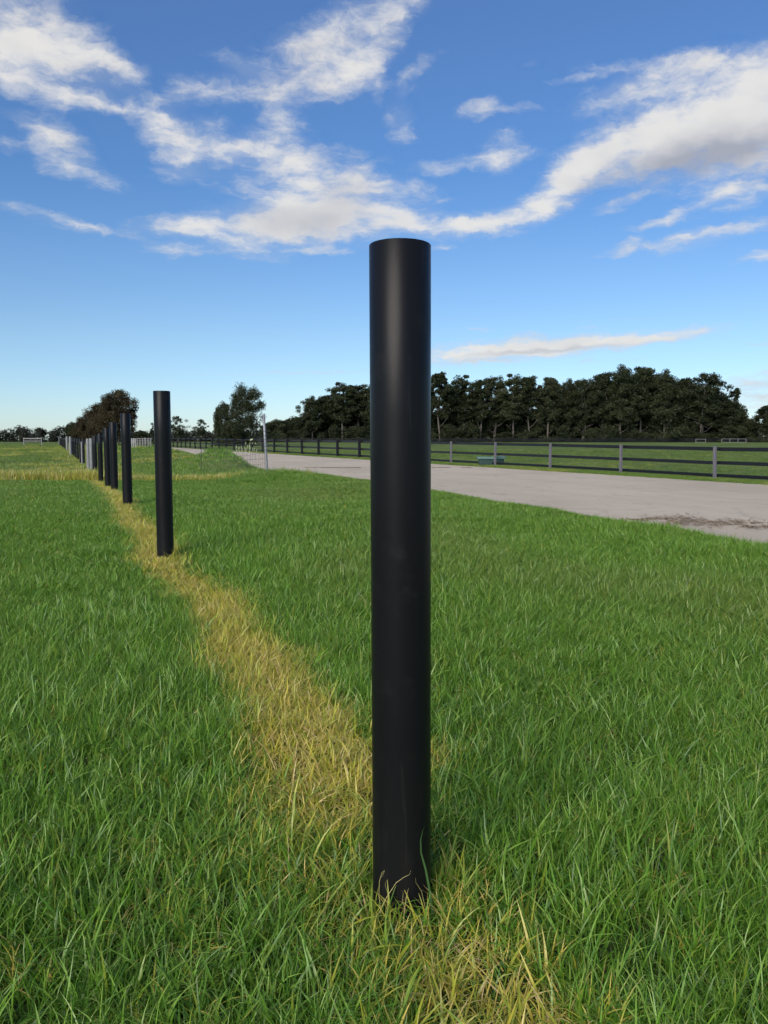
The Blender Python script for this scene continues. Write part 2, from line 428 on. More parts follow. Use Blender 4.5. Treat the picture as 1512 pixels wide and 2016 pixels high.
# ------------------------------------------------------------------ leaning galvanised picket with netting
def picket():
    Y = 26.0
    base = Vector(P(525.5, 918, Y)); top = Vector(P(519, 816, Y)); base.z = float(H(base.x, Y))
    root = empty('wire_netting_fence', base)
    mb = MB(); t = top-base; mb.tube([Vector((0, 0, -.3)), Vector((0, 0, 0)), t*.5, t], .042, 12)
    mb.build('steel_post', M['galv'], root, True)
    mb = MB()                                   # twisted tie wires round the post
    for f in (.38, .44, .5, .56, .63, .7):
        c = t*f; pts = [c+Vector((.055*math.cos(a), .055*math.sin(a), .004*a)) for a in np.linspace(0, 7, 14)]
        pts.append(c+Vector((.12+.08*random.random(), 0, random.uniform(-.04, .06)))); mb.tube(pts, .006, 5)
        mb.tube([c, c+Vector((-.17, 0, random.uniform(0, .07))), c+Vector((-.22, 0, random.uniform(-.1, 0)))], .006, 5)
    mb.build('tie_wire', M['wire'], root)
    B = Vector((X(395, 33), 33, 0)); B.z = float(H(B.x, 33)); d = B-base
    for z in (.28, .45, .62, .79, .96, 1.12):
        mb = MB(); mb.tube([d*(i/10)+Vector((t.x*z/t.z*(1-i/10), 0, z-.05*math.sin(PI*i/10)+random.uniform(-.012, .012))) for i in range(11)], .0045, 5)
        mb.build('wire', M['wire'], root)
    mb = MB()
    for i in range(1, 40):
        p = d*(i/40); mb.tube([p+Vector((0, 0, .0)), p+Vector((random.uniform(-.04, .04), 0, .5 if i > 22 else .96-.4*random.random()))], .0035, 4)
    mb.build('mesh_stays', M['wire'], root)
    # pale strips of tape caught in the wires
    for u, v0, v1 in ((464, 877, 883), (466.5, 884, 889), (471.5, 879, 890), (476.5, 878, 891), (481, 880, 892), (487.5, 876, 883),
                      (485, 883, 892), (490.5, 874, 893), (496, 881, 892), (501, 882, 891), (505.5, 883, 891), (482.5, 870, 875), (497, 871, 874), (502, 871.5, 874.5)):
        yy = 28.0; a = Vector(P(u, v1, yy)); b = Vector(P(u+random.uniform(-1.2, 1.2), v0, yy)); m = (a+b)/2+Vector((random.uniform(-.03, .03), 0, 0))
        mb = MB(); mb.tube([a-base, m-base, b-base], [.006, .010, .006], 5); mb.build('tape_strip', M['tape'], root)
    c = Vector(P(494.8, 865.3, 28))-base
    mb = MB(); mb.box(c, (.10, .012, .045), ry=-.35, bev=.004); mb.build('tag', M['tape'], root)
    # thin far stake the netting is tied to
    mb = MB(); mb.tube([d+Vector((0, 0, -.2)), d+Vector((.02, 0, 1.1))], .012, 8); mb.build('stake', M['wire'], root)
    tag(root, 'leaning galvanised steel picket with sagging wire netting and pale tape scraps beside the road', 'wire fence')
picket()
# two thin stakes near the white gate
for u, v0, v1, Y, lab in ((254.3, 854, 876, 95, 'thin pale stake left of the white gate, seen beside the third black post'), (285.3, 853, 874, 100, 'thin pale stake right of the white gate at the far bend of the road')):
    a = Vector(P(u, v1+2, Y)); mb = MB(); mb.tube([(0, 0, -.3), (0, 0, (v1-v0)*Y/FPX)], .035, 8)
    a.z = float(H(a.x, Y)); tag(mb.build('stake', M['palepost'], None, True, a), lab, 'stake')
# white gate
def gate(name, u0, u1, v0, v1, Y, label, nr=4, posts=2, cat='gate', mat='white', mid=0):
    x0, x1 = X(u0, Y), X(u1, Y); zt = Z(v0, Y); zg = float(H((x0+x1)/2, Y)); zb = min(Z(v1, Y), zt-.3)
    root = empty(name, (x0, Y, zg)); W = x1-x0
    for k in range(posts+mid):
        mb = MB(); xx = W*k/(posts+mid-1); g = float(H(x0+xx, Y))-zg
        mb.box((xx, 0, (zt-zg+g-.3)/2), (.11, .11, zt-zg-g+.3), bev=.015); mb.build('post', M[mat], root)
    for k in range(nr):
        z = (zt-zg)-.09-(zt-zb-.2)*k/max(1, nr-1); mb = MB(); mb.box((W/2, -.075, z), (W+.08, .035, .08)); mb.build('rail', M[mat], root)
    tag(root, label, cat); return root
gate('white_gate', 256, 267, 863, 874, 105, 'small white barred gate at the far bend of the road', 4, 2, mid=2)
gate('rail_fence', 270, 297, 862.5, 874, 112, 'pale rail fence panel right of the small white gate', 3, 2, cat='fence', mat='palepost', mid=4)
def jump():
    Y = 105; x0, x1 = X(46.8, Y), X(82, Y); zg = float(H((x0+x1)/2, Y)); zt = Z(861.8, Y)
    root = empty('hitching_rail', (x0, Y, zg)); W = x1-x0; h = zt-zg
    for xx in (0, W):
        mb = MB(); mb.box((xx, 0, h/2-.1), (.1, .1, h+.2), bev=.015); mb.build('post', M['palepost'], root)
    for z, s in ((h-.1, .13), (h-.42, .09)):
        mb = MB(); mb.box((W/2, -.08, z), (W+.1, .05, s)); mb.build('rail', M['palepost'], root)
    tag(root, 'white two rail jump standing alone in the left paddock', 'jump')
jump()
gate('low_rail_fence', 1370, 1389, 864, 871.5, 236, 'short pale rail panel in front of the right part of the far wood', 2, 2, cat='fence', mat='palepost')
gate('low_rail_fence', 1421, 1469, 863.5, 871.5, 238, 'longer pale three bay rail panel near the right end of the far wood', 2, 2, cat='fence', mat='palepost', mid=2)

# ------------------------------------------------------------------ black rail fence along the road
def rail_fence():
    root = empty('rail_fence', (Fx(30.5), 30.5, float(H(Fx(30.5), 30.5))))
    o0 = Vector(root.location)
    ts = [30.5+5.05*k for k in range(-4, 31)]
    tops = {}
    def topz(Y): return np.interp(Y, [30.5, 34.3, 45, 65, 164, 220], [Z(879, 30.5), Z(875.8, 36), Z(870.8, 45), Z(867, 65), Z(861.8, 164), Z(861.5, 220)])
    ang = math.atan2(1, -.407)
    for k, Y in enumerate(ts):
        x = Fx(Y); g = float(H(x, Y)); zt = float(topz(Y)); hgt = zt-g+.3
        grey = Y < 56
        pw = .105 if grey else .19
        mb = MB(); mb.box((0, 0, hgt/2-.3), (pw*1.1, pw, hgt), rz=ang, rx=random.gauss(0, .012), ry=random.gauss(0, .012), bev=.012)
        mb.box((0, 0, hgt-.3+.006), (pw*.85, pw*.75, .012), rz=ang)
        p = mb.build('post', M['greypost' if grey else 'blackpost'], root, False, Vector((x, Y, g))-o0)
        if grey: tag(p, 'grey weathered post')
        if k == 0: continue
        Yp = ts[k-1]; xp = Fx(Yp)
        off = Vector((.135, .055, 0))
        for frac, s in ((.075, .14 if grey else .18), (.49, .13 if grey else .17), (.87, .12 if grey else .15)):
            def pt(Yq, xq):
                zt_ = float(topz(Yq)); g_ = float(H(xq, Yq)); hh = zt_-g_; return Vector((xq, Yq, zt_-hh*frac))
            a = pt(Yp, xp)+off; b = pt(Y, x)+off; d = b-a; L = d.length
            mb = MB(); m = (a+b)/2
            mb.box(m-o0, (L*.999, .04, s), rz=math.atan2(d.y, d.x), ry=-math.asin(d.z/L)+random.uniform(-.004, .004))
            mb.build('rail', M['rail'], root)
    tag(root, 'long black three rail fence along the far side of the pale road', 'fence')
rail_fence()
def far_fence():
    Y = 243.; x0 = X(505, Y); root = empty('paddock_fence', (x0, Y, float(H(x0, Y)))); o0 = Vector(root.location)
    xs = [x0+4.65*k for k in range(40)]
    for k, x in enumerate(xs):
        g = float(H(x, Y)); zt = Z(862.8, Y)
        mb = MB(); mb.box((x-o0.x, 0, (zt+g-.3)/2-o0.z), (.17, .14, zt-g+.3), bev=.02); mb.build('post', M['blackpost'], root)
    for f in (.1, .36, .62, .86):
        mb = MB()
        a = Vector((xs[0], Y, Z(862.8, Y)-1.25*f)); b = Vector((xs[-1], Y, Z(862.8, Y)-1.25*f))
        mb.box((a+b)/2-o0+Vector((0, -.1, 0)), (b.x-a.x, .04, .15)); mb.build('rail', M['rail'], root)
    tag(root, 'distant black four rail fence in front of the dark wood', 'fence')
far_fence()

# ------------------------------------------------------------------ green water trough
def trough():
    Y = 46.5; x0, x1 = X(940, Y), X(995, Y); W = x1-x0; cx = (x0+x1)/2; zt = Z(899.3, Y); zg = float(H(cx, Y)); h = zt-zg
    root = empty('water_trough', (cx, Y, zg)); D = .62
    def rr(w, d, z, r=.09, n=5):
        out = []
        for sx, sy, a0 in ((1, -1, -PI/2), (1, 1, 0), (-1, 1, PI/2), (-1, -1, PI)):
            for i in range(n):
                a = a0+PI/2*i/(n-1); out.append((sx*(w/2-r)+r*math.cos(a), sy*(d/2-r)+r*math.sin(a), z))
        return out
    def loft(rings, cap0=False, cap1=False):
        mb = MB(); n = len(rings[0])
        for rg in rings: mb.v += rg
        for k in range(len(rings)-1):
            for j in range(n): mb.f.append((k*n+j, k*n+(j+1) % n, (k+1)*n+(j+1) % n, (k+1)*n+j))
        if cap0: mb.f.append(tuple(range(n))[::-1])
        if cap1: mb.f.append(tuple((len(rings)-1)*n+j for j in range(n)))
        return mb
    w = W-.14
    body = loft([rr(w-.10, D-.1, -.03), rr(w-.02, D-.02, h-.12), rr(w-.10, D-.1, h-.12), rr(w-.18, D-.18, .06)], True, True)
    for k in range(-3, 4): body.box((k*w/7.5, -(D/2-.03), h*.42), (.04, .05, h*.62))
    body.build('tub', M['teal'], root, False)
    loft([rr(w-.02, D-.02, h-.125), rr(W, D+.1, h-.11), rr(W+.01, D+.11, h-.02), rr(W-.03, D+.07, h), rr(w-.12, D-.12, h-.002), rr(w-.12, D-.12, h-.12)]).build('rim', M['tealrim'], root)
    mb = MB(); mb.box((W*.36, 0, h+.02), (.36, D*.9, .05), bev=.03); mb.build('float_cover', M['tealrim'], root)
    mb = MB(); mb.box((0, 0, h-.1), (w-.2, D-.2, .004)); mb.build('water', M['water'], root)
    tag(root, 'low green plastic water trough behind the rail fence', 'trough')
trough()

# ------------------------------------------------------------------ leaf litter on the road
def litter():
    vs = []; fs = []
    def leaf(x, y, s, z0=0.0):
        a = random.uniform(0, 2*PI); tl = random.uniform(-.6, .6); ln = s*random.uniform(.7, 2.2); w = s*random.uniform(.25, .6)
        ca, sa = math.cos(a), math.sin(a); i = len(vs); zz = ROADZ+.004+z0
        for lx, ly, lz in ((-ln, 0, 0), (0, -w, abs(tl)*s*.5), (ln, 0, s*.3), (0, w, abs(tl)*s*.8)):
            vs.append((x+lx*ca-ly*sa, y+lx*sa+ly*ca, zz+lz))
        fs.append((i, i+1, i+2, i+3))
    for k in range(3000):
        t = random.random(); u = 1225+t*330; c = 1020+(u-1225)*.055
        prof = math.exp(-((u-1370)/75)**2)+.18+.3*math.exp(-((u-1500)/60)**2)
        v = c+random.gauss(0, 5.5*prof+.8)
        if fbm(u*.02, v*.12) < .42: continue
        d = ray(u, v); Y = (EYE-ROADZ)/-d[2]*d[1]; leaf(d[0]/d[1]*Y, Y, .015+.02*random.random(), .03*random.random()*prof)
    for k in range(260):
        u = random.uniform(1040, 1280); v = 1005+(u-1040)*.06+random.gauss(0, 5); d = ray(u, v); Y = (EYE-ROADZ)/-d[2]*d[1]
        if fbm(u*.05, v*.2) > .5: leaf(d[0]/d[1]*Y, Y, .012)
    for k in range(5200):                       # soil caught in the seam across the road
        t = random.random(); Y = 43.6+random.gauss(0, .05); x = -6.6+t*11.6
        if fbm(x*1.1, 2.2) < .44: continue
        leaf(x, Y, .022, .03*random.random())
    for k in range(900):                        # scattered bits
        Y = random.uniform(8, 45); x = random.uniform(Nx(Y), Fx(Y)-1)
        if fbm(x*.3, Y*.3) > .5: leaf(x, Y, .014)
    tag(mesh_obj('leaf_litter', vs, fs, M['litter']), 'brown leaf litter and soil scattered across the pale road', kind='stuff')
litter()

# ------------------------------------------------------------------ grass
def tuft_mesh(name, nb, rad, hmin, hmax, wid, curl=.5, seg=4, dry=False, seed=0):
    rg = random.Random(seed); vs = []; fs = []; rn = []; al = []
    for b in range(nb):
        r = rad*math.sqrt(rg.random()); a = rg.uniform(0, 2*PI); x0, y0 = r*math.cos(a), r*math.sin(a)
        h = rg.uniform(hmin, hmax); w = wid*rg.uniform(.6, 1.25); d = rg.uniform(0, 2*PI)
        lean = rg.uniform(.05, .45); bend = rg.uniform(.1, 1)*curl*2.2
        if rg.random() < .12: bend *= 1.8
        fd = d+rg.uniform(-1.2, 1.2)            # facing of the blade
        rv = rg.random(); i0 = len(vs)
        p = Vector((x0, y0, -.01)); th = lean; step = h/seg; dd = d; kink = rg.uniform(-.5, .5)
        for k in range(seg+1):
            t = k/seg; ww = w*(1-t**1.6)*.5+.0002
            if t < .15: ww *= .75
            sx, sy = -math.sin(fd), math.cos(fd)
            if k < seg:
                vs.append((p.x-sx*ww, p.y-sy*ww, p.z)); vs.append((p.x+sx*ww, p.y+sy*ww, p.z)); rn += [rv, rv]; al += [t, t]
            else: vs.append(tuple(p)); rn.append(rv); al.append(1.0)
            p = p+Vector((math.sin(th)*math.cos(dd), math.sin(th)*math.sin(dd), math.cos(th)))*step
            th += bend/seg*(1+t*1.2); dd += kink/seg*(3 if dry else 1)
        for k in range(seg-1): fs.append((i0+2*k, i0+2*k+1, i0+2*k+3, i0+2*k+2))
        q = i0+2*(seg-1); fs.append((q, q+1, q+2))
    me = bpy.data.meshes.new(name); me.from_pydata(vs, [], fs); me.materials.append(M['blade'])
    me.attributes.new('rnd', 'FLOAT', 'POINT').data.foreach_set('value', rn)
    me.attributes.new('along', 'FLOAT', 'POINT').data.foreach_set('value', al)
    me.polygons.foreach_set('use_smooth', [True]*len(me.polygons)); me.update()
    return me
TCOL = bpy.data.collections.new('tufts')
tdefs = []
for k in range(6): tdefs.append(tuft_mesh('t', 26, .055, .055, .13, .0037, .62, 4, False, k))         # 0-5 green
for k in range(3): tdefs.append(tuft_mesh('t', 9, .04, .10, .175, .0054, .6, 5, False, 20+k))      # 6-8 tall broad
for k in range(4): tdefs.append(tuft_mesh('t', 26, .055, .05, .13, .0034, 1.05, 6, True, 40+k))       # 9-12 wispy dry
for k in range(3): tdefs.append(tuft_mesh('t', 38, .085, .05, .12, .0056, .6, 3, False, 60+k))        # 13-15 distant, coarse
for k in range(3): tdefs.append(tuft_mesh('t', 14, .16, .12, .34, .022, .5, 3, False, 80+k))         # 16-18 far rough
for k, me in enumerate(tdefs):
    o = bpy.data.objects.new('tuft_%02d' % k, me); TCOL.objects.link(o)

def scatter(name, x, y, idx, sxy, sz, dry, tint, label, tilt=.12, zoff=0):
    n = len(x); z = H(x, y)+zoff
    me = bpy.data.meshes.new(name); me.vertices.add(n)
    me.vertices.foreach_set('co', np.stack([x, y, z], -1).astype(np.float32).ravel())
    def fa(nm, v): me.attributes.new(nm, 'FLOAT', 'POINT').data.foreach_set('value', np.asarray(v, np.float32))
    fa('dry', dry); fa('tint', tint)
    me.attributes.new('idx', 'INT', 'POINT').data.foreach_set('value', np.asarray(idx, np.int32))
    rot = np.stack([RNG.normal(0, tilt, n), RNG.normal(0, tilt, n), RNG.uniform(0, 2*PI, n)], -1)
    me.attributes.new('rot', 'FLOAT_VECTOR', 'POINT').data.foreach_set('vector', rot.astype(np.float32).ravel())
    scl = np.stack([sxy, sxy, sz], -1)
    me.attributes.new('scl', 'FLOAT_VECTOR', 'POINT').data.foreach_set('vector', scl.astype(np.float32).ravel())
    me.materials.append(M['blade'])
    o = bpy.data.objects.new(name, me); COL.objects.link(o)
    ng = bpy.data.node_groups.new(name+'_nodes', 'GeometryNodeTree')
    ng.interface.new_socket('Geometry', in_out='INPUT', socket_type='NodeSocketGeometry')
    ng.interface.new_socket('Geometry', in_out='OUTPUT', socket_type='NodeSocketGeometry')
    gi = ng.nodes.new('NodeGroupInput'); go = ng.nodes.new('NodeGroupOutput')
    ip = ng.nodes.new('GeometryNodeInstanceOnPoints'); ci = ng.nodes.new('GeometryNodeCollectionInfo')
    ci.inputs['Collection'].default_value = TCOL; ci.inputs['Separate Children'].default_value = True; ci.inputs['Reset Children'].default_value = True
    def na(nm, t):
        q = ng.nodes.new('GeometryNodeInputNamedAttribute'); q.data_type = t; q.inputs[0].default_value = nm; return q.outputs['Attribute']
    ng.links.new(gi.outputs[0], ip.inputs['Points']); ng.links.new(ci.outputs[0], ip.inputs['Instance'])
    ip.inputs['Pick Instance'].default_value = True
    ng.links.new(na('idx', 'INT'), ip.inputs['Instance Index'])
    e2r = ng.nodes.new('FunctionNodeEulerToRotation'); ng.links.new(na('rot', 'FLOAT_VECTOR'), e2r.inputs[0]); ng.links.new(e2r.outputs[0], ip.inputs['Rotation'])
    ng.links.new(na('scl', 'FLOAT_VECTOR'), ip.inputs['Scale'])
    ng.links.new(ip.outputs[0], go.inputs[0])
    md = o.modifiers.new('scatter', 'NODES'); md.node_group = ng
    tag(o, label, kind='stuff'); return o

def sample(n, r0, r1, half_tan, margin, gamma):
    """points in the ground wedge ahead, areal density falling as r^-gamma"""
    p = 2-gamma; U = RNG.random(n)
    r = (r0**p+U*(r1**p-r0**p))**(1/p)
    a = RNG.uniform(-1, 1, n)
    y = r; x = a*(half_tan*y+margin); return x, y
def near_grass():
    # constant density disc round the viewer, then thinning with distance
    n1 = 42000; x1 = RNG.uniform(-4.2, 4.2, n1); y1 = RNG.uniform(-.8, 5.2, n1)
    keep = np.abs(x1) < np.maximum(1.6, .55*y1+1.5); x1, y1 = x1[keep], y1[keep]
    n2 = 92000; x2, y2 = sample(n2, 5.2, 25.5, .5, 1.3, 1.05)
    x = np.concatenate([x1, x2]); y = np.concatenate([y1, y2])
    s = x-Nx(y)
    edge = (fbm(x*1.3, y*1.3+50)-.5)*.5
    keep = (s < -1.0+edge)
    yb = 21.2+(fbm(x*.5, y*0+3)-.5)*1.5+np.where(x > Lx(y)+.5, sstep(-6, -2, x)*5, 0)
    keep &= y < yb
    # keep the inside of the posts free
    for (ut, ub, vt, Y, r, lab) in row:
        xb = X(ub, Y); keep &= (x-xb)**2+(y-Y)**2 > (r+.012)**2
    x, y = x[keep], y[keep]; n = len(x)
    w = .5+.5*fbm(x*2.2, y*1.2+20, 3)
    off = x-(Lx(y)+.09*sstep(1.9, 2.4, y)*(1-sstep(4, 6, y))-.045*(1-sstep(1.5, 1.9, y))+(fbm(y*1.3, y*0+8)-.5)*.22)
    wid = .105+.09*fbm(y*.9+2, y*0+1)+.03*(1-sstep(1.2, 3.0, y))
    d = np.abs(off)/wid+(fbm(x*5, y*5+11, 3)-.5)*1.3
    dry = 1-sstep(.45, 1.75, d)
    fgp = fbm(x*3.3+5, y*3.3, 3)                # mottled near the foot of the first post
    dry = dry*(1-(1-sstep(1.9, 2.3, y))*(1-(.30+.6*sstep(.38, .62, fgp))))
    # a small dead patch right of the foreground post
    dry = np.maximum(dry, .8*np.exp(-(((x-.14)/.06)**2+((y-2.38)/.09)**2)))
    tint = sstep(.5, .8, fbm(x*.5+7, y*.28, 3))*.45+.22*sstep(8, 22, y)*fbm(x*.9, y*.4)
    hp = .40+.80*fbm(x*.75+1, y*.6+31, 3)+.25*(fbm(x*4+3, y*4, 2)-.5)
    rsel = RNG.random(n)
    idx = RNG.integers(0, 6, n)
    idx = np.where(rsel < .16, RNG.integers(6, 9, n), idx)
    idx = np.where((dry > .45) & (rsel > .3), RNG.integers(9, 13, n), idx)
    idx = np.where(y > 9, RNG.integers(13, 16, n), idx)
    sz = hp*RNG.uniform(.8, 1.2, n)*np.where(dry > .45, .88, 1)
    sz = sz*np.where(y > 9, .95, 1)
    sxy = np.where(y < 9, 1+.05*np.maximum(0, y-3), 1.0+.04*np.maximum(0, y-9))*RNG.uniform(.85, 1.15, n)
    # scattered dead wisps and matted thatch among the green
    th = (RNG.random(n) < .035) & (dry < .3); dry = np.where(th, .95, dry); idx = np.where(th & (y < 9), RNG.integers(9, 13, n), idx); sz = np.where(th, sz*.8, sz)
    g = (dry <= .5) | th
    scatter('grass', x[g], y[g], idx[g], sxy[g], sz[g], dry[g], tint[g], 'lush green paddock grass around the row of black posts')
    g = ~g
    scatter('dry_grass', x[g], y[g], idx[g], sxy[g], sz[g], dry[g], tint[g], 'yellow dying strip of grass along the foot of the black post row')
near_grass()
def mid_grass():
    # dry rough band that crosses the row
    n = 9000; x = RNG.uniform(-15, -4.5, n); y = 22.5+np.abs(RNG.normal(0, 1.5, n))-.6+(fbm(x*.4, x*0)-.5)*1.2
    k = (y > 20.6)
    x, y = x[k], y[k]; n = len(x)
    dry = np.clip(.72+1.3*(fbm(x*1.2, y*1.2, 3)-.45)-.07*(y-22.3), 0, 1)*np.where(x > Lx(y)+1, .6, 1)
    scatter('rough_grass', x, y, RNG.integers(16, 19, n), RNG.uniform(.5, .9, n), RNG.uniform(.8, 1.35, n)*np.where(x > Lx(y)+.6, .55, 1), dry, RNG.uniform(.4, 1, n), 'long straw coloured grass band crossing the row of posts', .15)
    # rough olive field beyond
    n = 46000; x, y = sample(n, 22.5, 125, .49, 3, 1.35)
    s = x-Nx(y)
    k = (s < -.35+(fbm(x*.5, y*.5)-.5)*.9); x, y, s = x[k], y[k], s[k]; n = len(x)
    mound = np.exp(-(((x+8.0)/2.2)**2+((y-40)/3.5)**2))
    dry = np.clip(sstep(.5, .75, fbm(x*.35+2, y*.2, 4))*.55-mound, 0, 1)
    dry = np.maximum(dry, .6*np.exp(-((x-Lx(y))/1.6)**2)*sstep(.35, .6, fbm(x, y)))
    tint = np.clip(.45+.8*(fbm(x*.2, y*.12+3, 3)-.4)-.6*mound+.2*(s < -8), 0, 1)
    sxy = .5+.012*(y-22); sz = (.32+.35*fbm(x*.4, y*.25+5, 3)+.45*mound+.2*np.exp(-((s+1.5)/1.5)**2)*(y < 34))*RNG.uniform(.7, 1.2, n)
    scatter('pasture_grass', x, y, RNG.integers(16, 19, n), sxy*RNG.uniform(.8, 1.2, n), sz, dry, tint, 'olive green rough pasture beyond the dry band, left of the road', .15)
    # verge under the rail fence
    n = 24000; y = 19+RNG.random(n)**1.5*110; f = RNG.normal(0, .42, n)-.1; x = Fx(y)+f
    k = (f > -1.1) & (f < 1.2); x, y, f = x[k], y[k], f[k]; n = len(x)
    dry = np.clip(sstep(.45, .8, fbm(x*.7, y*.7))*.5, 0, 1)
    scatter('verge_grass', x, y, RNG.integers(13, 16, n), 1.0+.02*(y-20)*RNG.uniform(.8, 1.2, n), RNG.uniform(.5, 1.25, n)*(.6+.8*fbm(x*.8, y*.8+4)), dry, RNG.uniform(.2, .7, n), 'strip of weedy green grass along the foot of the rail fence', .15)
    # grazed paddock behind the fence
    n = 26000; x, y = sample(n, 20, 110, .5, 6, 1.3); k = (x-Fx(y) > .6) & (x > Fx(y)); x, y = x[k], y[k]; n = len(x)
    scatter('paddock_grass', x, y, RNG.integers(13, 16, n), 1.2+.03*(y-20), RNG.uniform(.25, .6, n), sstep(.55, .8, fbm(x*.3, y*.3))*.4, np.clip(.35+.6*fbm(x*.15, y*.15), 0, 1), 'short grazed paddock grass behind the black rail fence', .2)
mid_grass()
def stray():
    # few individual wiry stalks curling in front of the foreground post
    mb = MB(); bx, by = P(791, 1780, 1.68)[0], 1.68
    def stalk(pts, r0):
        n = len(pts); r0 *= .6; mb.tube([Vector(p) for p in pts], [r0*(1-.75*i/(n-1)) for i in range(n)], 5)
    def pix(L, Y=1.585): return [P(u, v, Y-.004*i) for i, (u, v) in enumerate(L)]
    stalk(pix([(750, 1800), (746, 1762), (747, 1735), (752, 1718), (757, 1714), (754, 1722), (750, 1728)]), .0011)
    stalk(pix([(745, 1800), (762, 1765), (780, 1738), (795, 1727), (806, 1722), (809, 1714)]), .0014)
    stalk(pix([(762, 1800), (764, 1760), (758, 1742), (761, 1733)]), .0009)
    stalk(pix([(800, 1795), (792, 1775), (794, 1757), (790, 1753)]), .0009)
    stalk(pix([(838, 1790), (830, 1755), (819, 1738), (818, 1728)]), .0009)
    tag(mb.build('dry_stalks', M['tape_dry']), 'curled straw coloured grass stalks in front of the foreground post', 'grass stalks', kind='stuff')
    mb = MB()
    vs = []; fs = []
    path = pix([(852, 1800), (846, 1755), (838, 1712), (829, 1680), (828, 1655), (832, 1636), (837, 1626)], 1.6)
    for i, p in enumerate(path):
        w = .0021*(1-(i/(len(path)-1))**1.5)+.0003; vs += [(p[0]-w, p[1], p[2]), (p[0]+w, p[1]+.001, p[2])]
        if i: fs.append((2*i-2, 2*i-1, 2*i+1, 2*i))
    tag(mesh_obj('grass_blade', vs, fs, M['blade_single'], None, True), 'single tall green grass blade standing against the foreground post', kind='stuff')
M['tape_dry'] = simple('straw', (.42, .37, .14), .7, .2, 20, bmp=0)
M['blade_single'] = simple('tall_blade', (.05, .12, .03), .6, .2, 20, bmp=0)
stray()

# ------------------------------------------------------------------ trees
def add_leaves(V, F, RN, centre, rad, n, size, rg, squash=.75):
    c = np.array(centre); d = rg.normal(size=(n, 3)); d /= np.linalg.norm(d, axis=1)[:, None]
    rr = rad*1.2*(rg.random(n)**.62)[:, None]; p = c+d*rr*np.array([1, 1, squash])
    a = rg.normal(size=(n, 3)); a[:, 2] -= .5; a /= np.linalg.norm(a, axis=1)[:, None]
    b = np.cross(a, rg.normal(size=(n, 3))); b /= np.linalg.norm(b, axis=1)[:, None]
    s = size*rg.uniform(.6, 1.3, n)[:, None]
    q = np.stack([p-a*s, p-b*s*.45+a*s*.1, p+a*s, p+b*s*.45], 1).reshape(-1, 3)
    i0 = sum(len(v) for v in V); V.append(q)
    F.append((np.arange(n*4).reshape(n, 4)+i0)); RN.append(np.repeat(rg.random(n), 4)*.6+rg.random()*.4)
